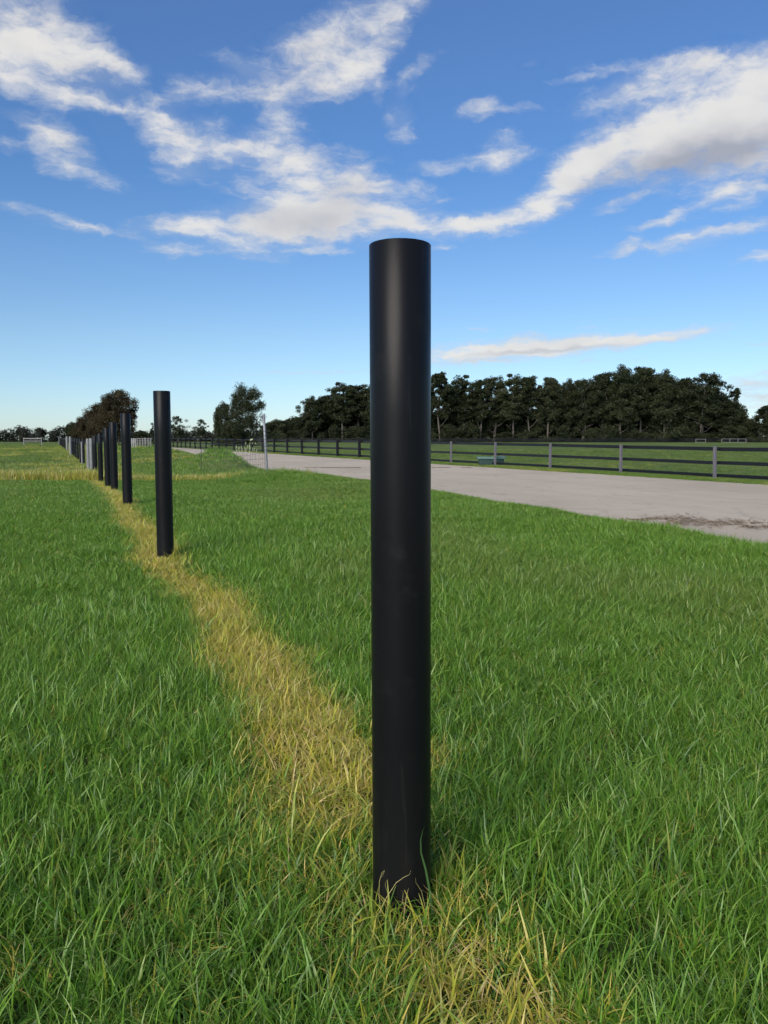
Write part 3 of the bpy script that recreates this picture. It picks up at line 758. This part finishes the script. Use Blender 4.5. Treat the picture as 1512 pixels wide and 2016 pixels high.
def tree_meshes(name, seed, shape='gum', H_=20., W_=12., base=.3, nclump=60, leaves=150, lsize=.3, leafmat='leaf', bark='bark', ntr=1, crad=(.07, .13), undergr=0.):
    rg = np.random.default_rng(seed); V = []; F = []; RN = []; mb = MB(); pts = []
    limbs = []
    for t in range(ntr):
        ox, oy = rg.normal(0, .02*W_*(ntr > 1)+.0, 2) if ntr > 1 else (0, 0)
        lean = rg.normal(0, .05, 2); n = 7; tr = []
        for i in range(n):
            f = i/(n-1); tr.append(Vector((ox+lean[0]*H_*f+math.sin(f*5+seed)*.02*H_, oy+lean[1]*H_*f+math.cos(f*4+seed)*.015*H_, f*H_*.86-(.4 if i == 0 else 0))))
        r0 = .013*H_; mb.tube(tr, [r0*(1-.88*i/(n-1)) for i in range(n)], 8)
        for k in range(9):
            f = base*.85+(.92-base*.85)*k/8; q = tr[0].lerp(tr[-1], f); i = int(f*(n-1)); q = tr[i].lerp(tr[min(i+1, n-1)], f*(n-1)-i)
            az = k*2.4+rg.uniform(-.5, .5)
            g = (f-base)/(1-base)
            if shape == 'gum': rad = W_*.5*(.55+.6*math.sin(PI*min(1, max(0, g)*.8+.15)))*rg.uniform(.7, 1.1)
            elif shape == 'round': rad = W_*.5*math.sqrt(max(.05, 1-(2*max(0, g)-.75)**2*.6))*rg.uniform(.8, 1.05)
            else: rad = W_*.5*(1.05-.8*g)*rg.uniform(.7, 1.1)
            up = H_*rg.uniform(.06, .16); e = q+Vector((math.cos(az)*rad*.75, math.sin(az)*rad*.75, up)); m = q.lerp(e, .5)+Vector((0, 0, -up*.15))
            r1 = r0*(1-.88*f)*.6; mb.tube([q, m, e], [r1, r1*.6, r1*.25], 5)
            limbs.append((q, m, e)); pts += [e, m.lerp(e, .5), m+Vector((rg.normal(0, .04*W_), rg.normal(0, .04*W_), .03*H_))]
            for s in range(2):
                e2 = m.lerp(e, .4)+Vector((rg.normal(0, .16*W_), rg.normal(0, .16*W_), rg.uniform(.02, .1)*H_)); mb.tube([m.lerp(e, .3), e2], [r1*.4, r1*.12], 4); pts.append(e2)
        pts.append(tr[-1]+Vector((0, 0, .02*H_)))
    pts = [p for p in pts if p.z > base*H_*.75]
    rg2 = np.random.default_rng(seed+5); k = 0
    zc = H_*(base+1)/2; hz = H_*(1-base)/2
    while k < nclump:
        if k < len(pts) and k % 3 == 0:
            c = np.array(pts[k]); qn = math.sqrt((c[0]/(W_*.42))**2+(c[1]/(W_*.42))**2+((c[2]-zc)/hz)**2)
            if qn > .92: c = np.array((0, 0, zc))+(c-np.array((0, 0, zc)))*(.92/qn)
        else:                                   # fill an uneven ellipsoid, denser towards its skin
            dd = rg2.normal(size=3); dd /= np.linalg.norm(dd); rr = .93*rg2.random()**.38
            lump = 1+.22*math.sin(3*math.atan2(dd[1], dd[0])+seed+4*dd[2])+rg2.normal(0, .05)
            zf = dd[2]*rr
            taper = {'gum': 1.0+.12*zf, 'round': 1.0-.22*zf, 'cone': .85-.5*zf}[shape]
            c = np.array((dd[0]*rr*W_*.43*lump*taper, dd[1]*rr*W_*.43*lump*taper, zc+zf*hz*.92))
        c[2] = min(c[2], H_*.96)
        rad = W_*rg2.uniform(*crad)
        add_leaves(V, F, RN, c, rad, int(leaves*rg2.uniform(.6, 1.3)), lsize, rg2); k += 1
    if undergr:
        for k in range(int(14*undergr)):
            c = (rg2.normal(0, .35*W_), rg2.normal(0, .2*W_), rg2.uniform(.02, base*.8+.08)*H_); add_leaves(V, F, RN, c, W_*rg2.uniform(.1, .17), int(leaves*1.1), lsize, rg2)
    V = np.vstack(V); F = np.vstack(F)
    me = bpy.data.meshes.new(name+'_crown'); me.vertices.add(len(V)); me.vertices.foreach_set('co', V.astype(np.float32).ravel())
    me.loops.add(F.size); me.loops.foreach_set('vertex_index', F.astype(np.int32).ravel())
    me.polygons.add(len(F)); me.polygons.foreach_set('loop_start', np.arange(0, F.size, 4, dtype=np.int32)); me.update(calc_edges=True)
    me.attributes.new('rnd', 'FLOAT', 'POINT').data.foreach_set('value', np.concatenate(RN).astype(np.float32))
    me.materials.append(M[leafmat])
    tm = bpy.data.meshes.new(name+'_trunk'); tm.from_pydata(mb.v, [], mb.f); tm.materials.append(M[bark]); tm.update()
    tm.polygons.foreach_set('use_smooth', [True]*len(tm.polygons))
    return me, tm, H_, W_
TREES = {
    'g0': tree_meshes('gum', 1, 'gum', 20, 10, .22, 115, 150, .25, crad=(.06, .11)),
    'g1': tree_meshes('gum', 2, 'gum', 20, 9, .27, 95, 140, .25, crad=(.06, .11)),
    'g2': tree_meshes('gum', 3, 'gum', 20, 11, .18, 125, 160, .25, ntr=2, crad=(.06, .11)),
    'g3': tree_meshes('gum', 4, 'round', 22, 13, .16, 170, 180, .26, crad=(.06, .11), undergr=.6),
    'g4': tree_meshes('gum', 5, 'round', 22, 12, .18, 150, 180, .26, ntr=2, crad=(.06, .11), undergr=.6),
    'spire': tree_meshes('gum', 6, 'cone', 20, 4.5, .2, 60, 110, .22, crad=(.1, .17)),
    'b0': tree_meshes('brown', 7, 'round', 10, 9, .06, 210, 230, .12, 'leaf_brown', 'bark_dark', crad=(.06, .11)),
    'b1': tree_meshes('brown', 8, 'round', 10, 9, .05, 210, 230, .12, 'leaf_brown', 'bark_dark', crad=(.06, .11)),
    'lone': tree_meshes('lone', 9, 'round', 12, 10.5, .14, 115, 190, .15, 'leaf', 'bark_dark', ntr=2, crad=(.07, .12), undergr=1),
    'bush': tree_meshes('bush', 10, 'round', 8, 9, .05, 90, 170, .2, 'leaf', 'bark_dark', crad=(.07, .13), undergr=1),
    'open': tree_meshes('open', 12, 'gum', 14, 11, .2, 75, 130, .18, crad=(.055, .10)),
    'under': tree_meshes('under', 13, 'round', 7, 11, .02, 80, 170, .26, 'leaf', 'bark_dark', crad=(.08, .14), undergr=2),
}
def tree(kind, u, v_top, wpx, Y, label, group=None, rot=None, name='gum_tree', cat='tree'):
    cr, tm, H0, W0 = TREES[kind]
    x = X(u, Y); g = float(H(x, Y)); h = Z(v_top, Y)-g; w = wpx*Y/FPX
    root = empty(name, (x, Y, g)); root.rotation_euler.z = random.uniform(0, 6.28) if rot is None else rot
    root.scale = (w/W0, w/W0, h/H0)
    for nm, me in (('trunk', tm), ('crown', cr)):
        o = bpy.data.objects.new(nm, me); COL.objects.link(o); o.parent = root
    tag(root, label, cat, group); return root
GW = 'gum trees of the far wood'
wood = [ # kind,u,vtop,w,Y,label
 ('bush', 545, 824, 62, 246, 'low rounded bush tree at the left end of the far wood, beside the lone gum'),
 ('bush', 585, 818, 55, 250, 'low bushy tree second from the left end of the far wood'),
 ('g3', 613, 776, 50, 248, 'first tall gum at the left shoulder of the far wood, pointed lumpy crown'),
 ('g4', 642, 772, 50, 254, 'gum stepping up between the left shoulder gum and the taller pair'),
 ('g0', 672, 747, 56, 248, 'tall round topped gum, left one of the pair left of the foreground post'),
 ('g1', 706, 748, 54, 251, 'tall gum whose crown meets the left edge of the foreground post'),
 ('g2', 742, 746, 60, 250, None), ('g0', 790, 742, 60, 249, None), ('g3', 828, 738, 55, 254, None),
 ('g1', 866, 722, 52, 247, 'tall open gum with a domed top touching the right edge of the foreground post'),
 ('g0', 910, 732, 58, 250, 'gum with sky showing through its stem zone, second right of the foreground post'),
 ('g1', 944, 738, 46, 248, 'slim gum with thin crown between two broader ones, above the water trough'),
 ('g2', 975, 733, 52, 251, None), ('g0', 1010, 729, 54, 248, None), ('g1', 1042, 730, 50, 250, None), ('g4', 1080, 734, 58, 249, None),
 ('g3', 1117, 741, 54, 252, None), ('g2', 1152, 738, 56, 249, None), ('g4', 1188, 724, 60, 251, None),
 ('g3', 1224, 712, 70, 248, 'tallest dark dense gum of the far wood, left half of its highest hump'),
 ('g4', 1262, 712, 74, 252, 'broad dense gum making the right half of the highest hump of the wood'),
 ('g3', 1304, 722, 68, 249, 'dense gum sloping down right of the highest hump of the wood'),
 ('g4', 1345, 736, 60, 252, None),
 ('g2', 1386, 726, 64, 248, 'gum with airy spreading top near the right end of the far wood'),
 ('g3', 1422, 778, 52, 250, 'lower dark gum just left of the slender spire shaped one'),
 ('spire', 1446, 751, 26, 247, 'slender spire shaped gum standing out at the right end of the wood'),
 ('bush', 1462, 815, 50, 250, 'low tree right of the slender spire shaped gum'),
 ('g4', 1512, 792, 54, 243, 'separate gum cut by the right edge of the photo'),
 ('g3', 1560, 770, 60, 246, None), ('g4', 1620, 760, 66, 250, None),
]
plain = 'dark gum with its crown merged into equal neighbours in the far wood'
for i, (kd, u, vt, w, Y, lab) in enumerate(wood):
    tree(kd, u, vt, w*(1.42 if kd in ('g0', 'g1', 'g2') else 1.25), Y, lab or plain, GW, rot=i*1.3)
for i in range(56):                             # low understorey trees between and behind the front trunks
    u = 590+i*16+random.uniform(-5, 5)
    vt = (810 if u < 1130 else 790)+random.uniform(-10, 14)
    if u < 660: vt = 822
    if u > 1440: vt = 838
    tree('under', u, vt, 70, (262 if i % 3 else 256)+random.uniform(-4, 8), 'low dark understorey tree among the stems of the far wood', 'understorey trees of the far wood', name='understorey_tree')
fr = random.Random(3)
for i in range(16):
    u = 600+i*55+fr.uniform(-20, 20)
    tree(('under', 'bush')[i % 2], u, fr.uniform(832, 852), fr.uniform(30, 56), 245.5+fr.uniform(0, 2), 'low dark shrubby tree before the gum trunks of the far wood', 'shrubby trees along the foot of the far wood', rot=i*.7, name='shrubby_tree')
for i in range(34):
    if i < 20 and i % 2: continue
    u = 655+i*23.5; vb = np.interp(u, [655, 860, 1130, 1150, 1240, 1340, 1400, 1440], [772, 752, 757, 748, 726, 746, 752, 790])
    tree(('g3', 'g0', 'g4', 'g1')[i % 4], u, vb+random.uniform(-6, 12), 56, 272+random.uniform(-3, 8), 'dark gum standing behind the front trees of the wood, only its upper crown showing', 'rear gums of the far wood')
tree('lone', 484, 750, 90, 160, 'large lone dark gum with lumpy crown behind the leaning steel picket', name='gum_tree', rot=.6)
tree('bush', 443, 788, 50, 165, 'smaller rounded tree leaning on the left side of the lone dark gum', rot=1)
tree('bush', 466, 826, 60, 158, 'low dark shrub tree under the left side of the lone gum', rot=2)
tree('open', 352, 814, 46, 210, 'small open crowned gum just right of the second black post', rot=1.7)
tree('open', 394, 821, 36, 215, 'small compact gum between the second black post and the lone gum', rot=4)
tree('open', 306, 828, 32, 220, 'small gum peeking out left of the second black post', rot=3)
tree('b0', 232, 760, 94, 118, 'tallest brown leafed tree behind the fourth black post', name='brown_tree', rot=.3)
tree('b1', 205, 786, 86, 128, 'brown leafed tree sloping left of the tallest one, behind the fifth post', name='brown_tree', rot=2)
tree('b0', 184, 806, 68, 140, 'third brown leafed tree from the right, above the nearer pale posts', name='brown_tree', rot=4)
tree('b1', 166, 822, 54, 152, 'lowest brown leafed tree at the left end of the brown group', name='brown_tree', rot=1)
tree('bush', 278, 846, 34, 190, 'small dark bush right of the brown leafed trees', name='bush', cat='bush', rot=1)
tree('bush', 144, 829, 34, 260, 'dark tree touching the left end of the brown leafed group', rot=1)

def treeline():
    V = []; F = []; RN = []; rg = np.random.default_rng(5)
    prof_u = [-250, -60, 0, 20, 35, 50, 62, 75, 90, 105, 120, 135, 150, 200, 260, 300, 420, 560, 700, 1400, 1480, 1600, 1750]
    prof_v = [846, 840, 848, 845, 838, 845, 841, 846, 843, 848, 839, 836, 842, 848, 852, 848, 850, 846, 848, 850, 842, 838, 845]
    u = -250.
    while u < 1750:
        Y = 330+rg.uniform(-10, 25); x = X(u, Y); g = .16; top = Z(float(np.interp(u, prof_u, prof_v))+rg.uniform(-3, 4), Y)
        n = int(6+rg.integers(3)); w = 1.9
        for k in range(n):
            f = (k+.5)/n; zc = g+(top-g)*f
            add_leaves(V, F, RN, (x+rg.normal(0, 1.2), Y+rg.normal(0, 2), min(zc, top-w*.6)), w*rg.uniform(.7, 1.2), 70, .42, rg)
        u += rg.uniform(7, 12)
    V = np.vstack(V); F = np.vstack(F)
    me = bpy.data.meshes.new('treeline'); me.vertices.add(len(V)); me.vertices.foreach_set('co', V.astype(np.float32).ravel())
    me.loops.add(F.size); me.loops.foreach_set('vertex_index', F.astype(np.int32).ravel())
    me.polygons.add(len(F)); me.polygons.foreach_set('loop_start', np.arange(0, F.size, 4, dtype=np.int32)); me.update(calc_edges=True)
    me.attributes.new('rnd', 'FLOAT', 'POINT').data.foreach_set('value', np.concatenate(RN).astype(np.float32))
    me.materials.append(M['leaf_far']); o = bpy.data.objects.new('treeline', me); COL.objects.link(o)
    tag(o, 'distant low line of dark trees along the horizon', kind='stuff')
treeline()

# ------------------------------------------------------------------ sky
SUN_EL, SUN_AZ = 32, 208
w = bpy.data.worlds.new('World'); sc.world = w; w.use_nodes = True; nt = w.node_tree; nt.nodes.clear()
w.cycles.sampling_method = 'MANUAL'; w.cycles.sample_map_resolution = 512
out = N(nt, 'ShaderNodeOutputWorld')
sky = N(nt, 'ShaderNodeTexSky'); sky.sky_type = 'NISHITA'; sky.sun_disc = False
sky.sun_elevation = R(SUN_EL); sky.sun_rotation = R(SUN_AZ); sky.air_density = 1.0; sky.dust_density = .25; sky.ozone_density = 2.2; sky.altitude = 20
tc = N(nt, 'ShaderNodeTexCoord'); vec = tc.outputs['Generated']
sx = N(nt, 'ShaderNodeSeparateXYZ'); nt.links.new(vec, sx.inputs[0])
az = mth(nt, 'ARCTAN2', sx.outputs[0], sx.outputs[1])
el = mth(nt, 'ARCSINE', sx.outputs[2])
def azel(u, v):
    d = Vector(ray(u, v)).normalized(); return math.atan2(d.x, d.y), math.asin(d.z)
cv = N(nt, 'ShaderNodeCombineXYZ'); nt.links.new(az, cv.inputs[0]); nt.links.new(el, cv.inputs[1])
q = cv.outputs[0]
# ragged edges: warp the coordinates with two octaves of vector noise
def vwarp(q, scale, amt, det, sc_=(1, 1.7, 1)):
    n = N(nt, 'ShaderNodeTexNoise'); n.noise_dimensions = '2D'; n.inputs['Scale'].default_value = scale; n.inputs['Detail'].default_value = det; n.inputs['Roughness'].default_value = .6
    nt.links.new(mapping(nt, q, sc_), n.inputs['Vector'])
    a = N(nt, 'ShaderNodeVectorMath'); a.operation = 'SUBTRACT'; nt.links.new(n.outputs['Color'], a.inputs[0]); a.inputs[1].default_value = (.5, .5, .5)
    b = N(nt, 'ShaderNodeVectorMath'); b.operation = 'MULTIPLY'; nt.links.new(a.outputs[0], b.inputs[0]); b.inputs[1].default_value = (amt, amt*.6, 0)
    c = N(nt, 'ShaderNodeVectorMath'); c.operation = 'ADD'; nt.links.new(q, c.inputs[0]); nt.links.new(b.outputs[0], c.inputs[1]); return c.outputs[0]
qw = vwarp(q, 11, .026, 4)
qw = vwarp(qw, 40, .016, 4)
blobs = [ # u,v,ru,rv,angle(rising to the right +),weight
 (60, 70, 120, 62, -12, 1.1), (150, 105, 115, 34, -16, .9), (20, 115, 80, 40, 0, .8), (225, 130, 40, 12, -15, .3),
 (60, 180, 110, 16, -4, .6), (170, 190, 110, 14, -8, .7), (320, 200, 50, 10, -8, .4),
 (120, 285, 60, 36, -30, .75), (165, 342, 62, 18, -12, .5), (60, 245, 60, 14, -15, .45), (20, 290, 30, 14, 0, .45),
 (310, 238, 50, 20, -10, .8), (345, 290, 42, 40, -30, .75), (400, 300, 55, 20, 0, .7), (408, 245, 34, 14, 10, .6), (370, 345, 60, 18, 0, .4),
 (385, 176, 42, 20, 0, .75), (560, 165, 110, 26, 6, .95), (470, 125, 45, 12, -5, .45), (650, 150, 60, 18, 5, .7), (715, 128, 70, 22, 32, .8),
 (700, 42, 100, 34, 18, .9), (585, 88, 60, 22, 10, .8), (760, 20, 60, 26, 20, .4), (690, 100, 50, 30, 0, .4),
 (610, 365, 115, 55, -5, 1.2), (520, 440, 150, 26, 3, 1.0), (560, 460, 120, 22, 0, .7), (710, 425, 130, 32, -6, 1.0), (540, 300, 70, 28, -15, .75), (455, 292, 55, 16, 0, .6), (555, 240, 34, 34, -35, .45),
 (790, 372, 74, 15, -6, .7), (800, 430, 60, 16, -5, .6), (350, 447, 75, 14, 2, .7), (340, 490, 45, 11, 0, .6), (480, 495, 85, 12, -2, .6), (640, 488, 50, 6, 0, .5),
 (215, 452, 65, 6, -8, .6), (60, 420, 60, 16, -8, .25), (150, 440, 50, 10, -8, .35),
 (790, 240, 26, 34, 20, .45), (825, 132, 40, 10, 24, .45), (800, 170, 20, 12, 0, .4), (748, 160, 14, 30, -10, .3),
 (930, 322, 100, 12, 4, .7), (985, 298, 32, 26, 25, .8), (942, 214, 34, 13, 5, .75), (1018, 214, 34, 7, 0, .45), (1125, 157, 36, 6, 3, .5), (1050, 130, 20, 6, 0, .25),
 (905, 446, 60, 14, 4, .8), (980, 436, 80, 18, 8, 1.0), (1065, 405, 66, 26, 24, 1.0), (1120, 345, 66, 34, 46, 1.0), (1190, 300, 84, 34, 28, 1.0), (1290, 292, 110, 46, 8, 1.1),
 (1390, 240, 130, 64, 18, 1.2), (1480, 190, 90, 56, 20, 1.2), (1500, 270, 90, 40, 0, 1.0),
 (1280, 150, 120, 20, 12, .65), (1230, 190, 90, 16, 12, .5), (1400, 125, 90, 16, -6, .6), (1330, 180, 90, 24, 15, .5), (1210, 130, 60, 10, 0, .4),
 (1450, 330, 90, 36, 15, .8), (1420, 380, 90, 11, 22, .7), (1480, 380, 70, 18, 12, .8), (1240, 385, 60, 9, 15, .4), (1200, 415, 30, 6, 5, .3),
 (1330, 470, 110, 9, 8, .75), (1420, 460, 100, 14, 8, .85), (1300, 440, 70, 6, 4, .5), (1238, 484, 30, 9, 35, .6), (1495, 508, 50, 10, 6, .75), (870, 488, 30, 5, 0, .5),
 (940, 694, 140, 16, 2, 1.0), (1050, 684, 160, 18, 3, 1.05), (1180, 671, 140, 12, 4, .95), (1310, 660, 100, 9, 5, 1.0), (900, 712, 60, 6, 0, .5), (940, 648, 30, 3, 0, .5), (1180, 642, 50, 3, 0, .3),
 (1500, 785, 90, 40, 5, 1.15), (1500, 752, 70, 6, 3, .4), (620, 734, 120, 3.5, 2, .5), (1170, 712, 80, 3, 2, .35), (1500, 680, 60, 4, 0, .3),
]
Q = N(nt, 'ShaderNodeVectorMath'); Q.operation = 'MULTIPLY'; nt.links.new(qw, Q.inputs[0]); Q.inputs[1].default_value = (1, 1, 0); Q = Q.outputs[0]
for (u, v, ru, rv, ang, wt) in blobs:
    if wt < .85: wt = wt*.8+.22
    a0, e0 = azel(u, v); ca = math.cos(e0)
    s = FPX*(1+((u-756)/FPX)**2)/1.12
    mp = N(nt, 'ShaderNodeMapping'); mp.vector_type = 'TEXTURE'
    mp.inputs['Location'].default_value = (a0, e0, 0); mp.inputs['Rotation'].default_value = (0, 0, R(ang))
    mp.inputs['Scale'].default_value = (ru/s, rv/s, 1e6); nt.links.new(Q, mp.inputs[0])   # z carries the running sum
    ln = N(nt, 'ShaderNodeVectorMath'); ln.operation = 'LENGTH'; nt.links.new(mp.outputs[0], ln.inputs[0])
    g = mrange(nt, ln.outputs['Value'], 1.75, 0.0, 0, wt)
    ad = N(nt, 'ShaderNodeVectorMath'); ad.operation = 'MULTIPLY_ADD'; nt.links.new(g, ad.inputs[0]); ad.inputs[1].default_value = (0, 0, 1); nt.links.new(Q, ad.inputs[2]); Q = ad.outputs[0]
sq = N(nt, 'ShaderNodeSeparateXYZ'); nt.links.new(Q, sq.inputs[0]); acc = sq.outputs[2]
# general broken cloud in the part of the sky behind the camera
pl = N(nt, 'ShaderNodeCombineXYZ'); zz = mth(nt, 'ADD', sx.outputs[2], .12)
nt.links.new(mth(nt, 'DIVIDE', sx.outputs[0], zz), pl.inputs[0]); nt.links.new(mth(nt, 'DIVIDE', sx.outputs[1], zz), pl.inputs[1])
gen = mrange(nt, noise_tex(nt, .9, 3, .6, pl.outputs[0], '2D'), .48, .70, 0, .9)
gen = mth(nt, 'MULTIPLY', gen, mth(nt, 'MAXIMUM', mrange(nt, sx.outputs[1], .35, -.1), mrange(nt, el, .66, .9)))
acc = mth(nt, 'ADD', acc, mth(nt, 'MULTIPLY', gen, mrange(nt, el, .0, .15)))
sw = N(nt, 'ShaderNodeSeparateXYZ'); nt.links.new(qw, sw.inputs[0]); cw = N(nt, 'ShaderNodeCombineXYZ')
nt.links.new(sw.outputs[0], cw.inputs[0])   # cloud texture flattens towards the horizon, as a real cloud deck does
nt.links.new(mth(nt, 'LOGARITHM', mth(nt, 'MAXIMUM', mth(nt, 'ADD', sw.outputs[1], .06), .01), math.e), cw.inputs[1])
fine = noise_tex(nt, 20, 7, .62, cw.outputs[0], '2D')
med = noise_tex(nt, 8, 3, .6, mapping(nt, q, (1, 1.8, 1)), '2D')
d = mth(nt, 'ADD', acc, mth(nt, 'MULTIPLY', mth(nt, 'SUBTRACT', fine, .52), 2.6))
d = mth(nt, 'ADD', d, mth(nt, 'MULTIPLY', mth(nt, 'SUBTRACT', med, .5), .7))
d = mth(nt, 'MULTIPLY', d, mrange(nt, acc, .0, .25))
alpha = mth(nt, 'MAXIMUM', mrange(nt, d, -.15, 1.9, 0, .95), mrange(nt, acc, 0, 1.1, 0, .22))
# grey undersides
Q = N(nt, 'ShaderNodeVectorMath'); Q.operation = 'MULTIPLY'; nt.links.new(qw, Q.inputs[0]); Q.inputs[1].default_value = (1, 1, 0); Q = Q.outputs[0]
for (u, v, ru, rv, ang, wt) in [(1290, 335, 130, 30, 8, .9), (1480, 290, 110, 34, 12, 1.0), (1380, 290, 90, 40, 10, .5), (1140, 395, 60, 26, 35, .5), (620, 435, 150, 24, 0, .6), (680, 390, 60, 30, 0, .4),
        (110, 120, 120, 18, -8, .35), (1050, 690, 170, 5, 3, .6), (940, 708, 110, 5, 2, .6), (1500, 770, 80, 30, 0, .8), (1480, 345, 60, 30, 10, .4), (600, 90, 60, 20, 10, .3)]:
    a0, e0 = azel(u, v); s = FPX*(1+((u-756)/FPX)**2)
    mp = N(nt, 'ShaderNodeMapping'); mp.vector_type = 'TEXTURE'
    mp.inputs['Location'].default_value = (a0, e0, 0); mp.inputs['Rotation'].default_value = (0, 0, R(ang))
    mp.inputs['Scale'].default_value = (ru/s, rv/s, 1e6); nt.links.new(Q, mp.inputs[0])
    ln = N(nt, 'ShaderNodeVectorMath'); ln.operation = 'LENGTH'; nt.links.new(mp.outputs[0], ln.inputs[0])
    g = mrange(nt, ln.outputs['Value'], 1.75, 0.0, 0, wt)
    ad = N(nt, 'ShaderNodeVectorMath'); ad.operation = 'MULTIPLY_ADD'; nt.links.new(g, ad.inputs[0]); ad.inputs[1].default_value = (0, 0, 1); nt.links.new(Q, ad.inputs[2]); Q = ad.outputs[0]
sq = N(nt, 'ShaderNodeSeparateXYZ'); nt.links.new(Q, sq.inputs[0])
ccol = mixc(nt, mrange(nt, d, .3, 1.6), (.66, .71, .80), (.90, .885, .86))
shade = mth(nt, 'ADD', mth(nt, 'MULTIPLY', sq.outputs[2], .75), mth(nt, 'MULTIPLY', mth(nt, 'SUBTRACT', med, .5), .9), clamp=True)
ccol = mixc(nt, shade, ccol, (.44, .46, .53))
b1 = N(nt, 'ShaderNodeBackground'); b1.inputs[1].default_value = .115
tint = ramp(nt, mth(nt, 'MULTIPLY', el, 1.0), [(0, (.60, .75, 1.0)), (.12, (.58, .71, .86)), (.30, (.42, .64, .88)), (.52, (.50, .70, .97)), (1, (.5, .7, .97))])
nt.links.new(mixc(nt, 1.0, sky.outputs[0], tint, 'MULTIPLY'), b1.inputs[0])
b2 = N(nt, 'ShaderNodeBackground'); b2.inputs[1].default_value = .71; nt.links.new(ccol, b2.inputs[0])
mx = N(nt, 'ShaderNodeMixShader'); nt.links.new(alpha, mx.inputs[0]); nt.links.new(b1.outputs[0], mx.inputs[1]); nt.links.new(b2.outputs[0], mx.inputs[2])
nt.links.new(mx.outputs[0], out.inputs[0])

sl = bpy.data.lights.new('sun', 'SUN'); sl.energy = 3.2; sl.angle = R(42); sl.color = (1, .90, .78)
so = bpy.data.objects.new('sun', sl); COL.objects.link(so)
a = R(SUN_AZ); e = R(SUN_EL); sd = Vector((math.sin(a)*math.cos(e), math.cos(a)*math.cos(e), math.sin(e)))
so.rotation_euler = (-sd).to_track_quat('-Z', 'Y').to_euler(); so.location = sd*50

# ------------------------------------------------------------------ camera
cd = bpy.data.cameras.new('camera'); cam = bpy.data.objects.new('camera', cd); COL.objects.link(cam)
cd.sensor_fit = 'VERTICAL'; cd.sensor_height = 36; cd.sensor_width = 27; cd.lens = 36*FPX/2016
cam.location = (0, 0, EYE); cam.rotation_euler = (PI/2-TH, 0, 0); cd.clip_start = .05; cd.clip_end = 6000
sc.camera = cam
sc.view_settings.view_transform = 'Standard'; sc.view_settings.look = 'None'; sc.view_settings.exposure = .35; sc.view_settings.gamma = 1
sc.cycles.use_denoising = True; sc.cycles.max_bounces = 8; sc.cycles.diffuse_bounces = 3; sc.cycles.glossy_bounces = 2; sc.cycles.transmission_bounces = 3
sc.cycles.use_adaptive_sampling = True; sc.cycles.adaptive_threshold = .03
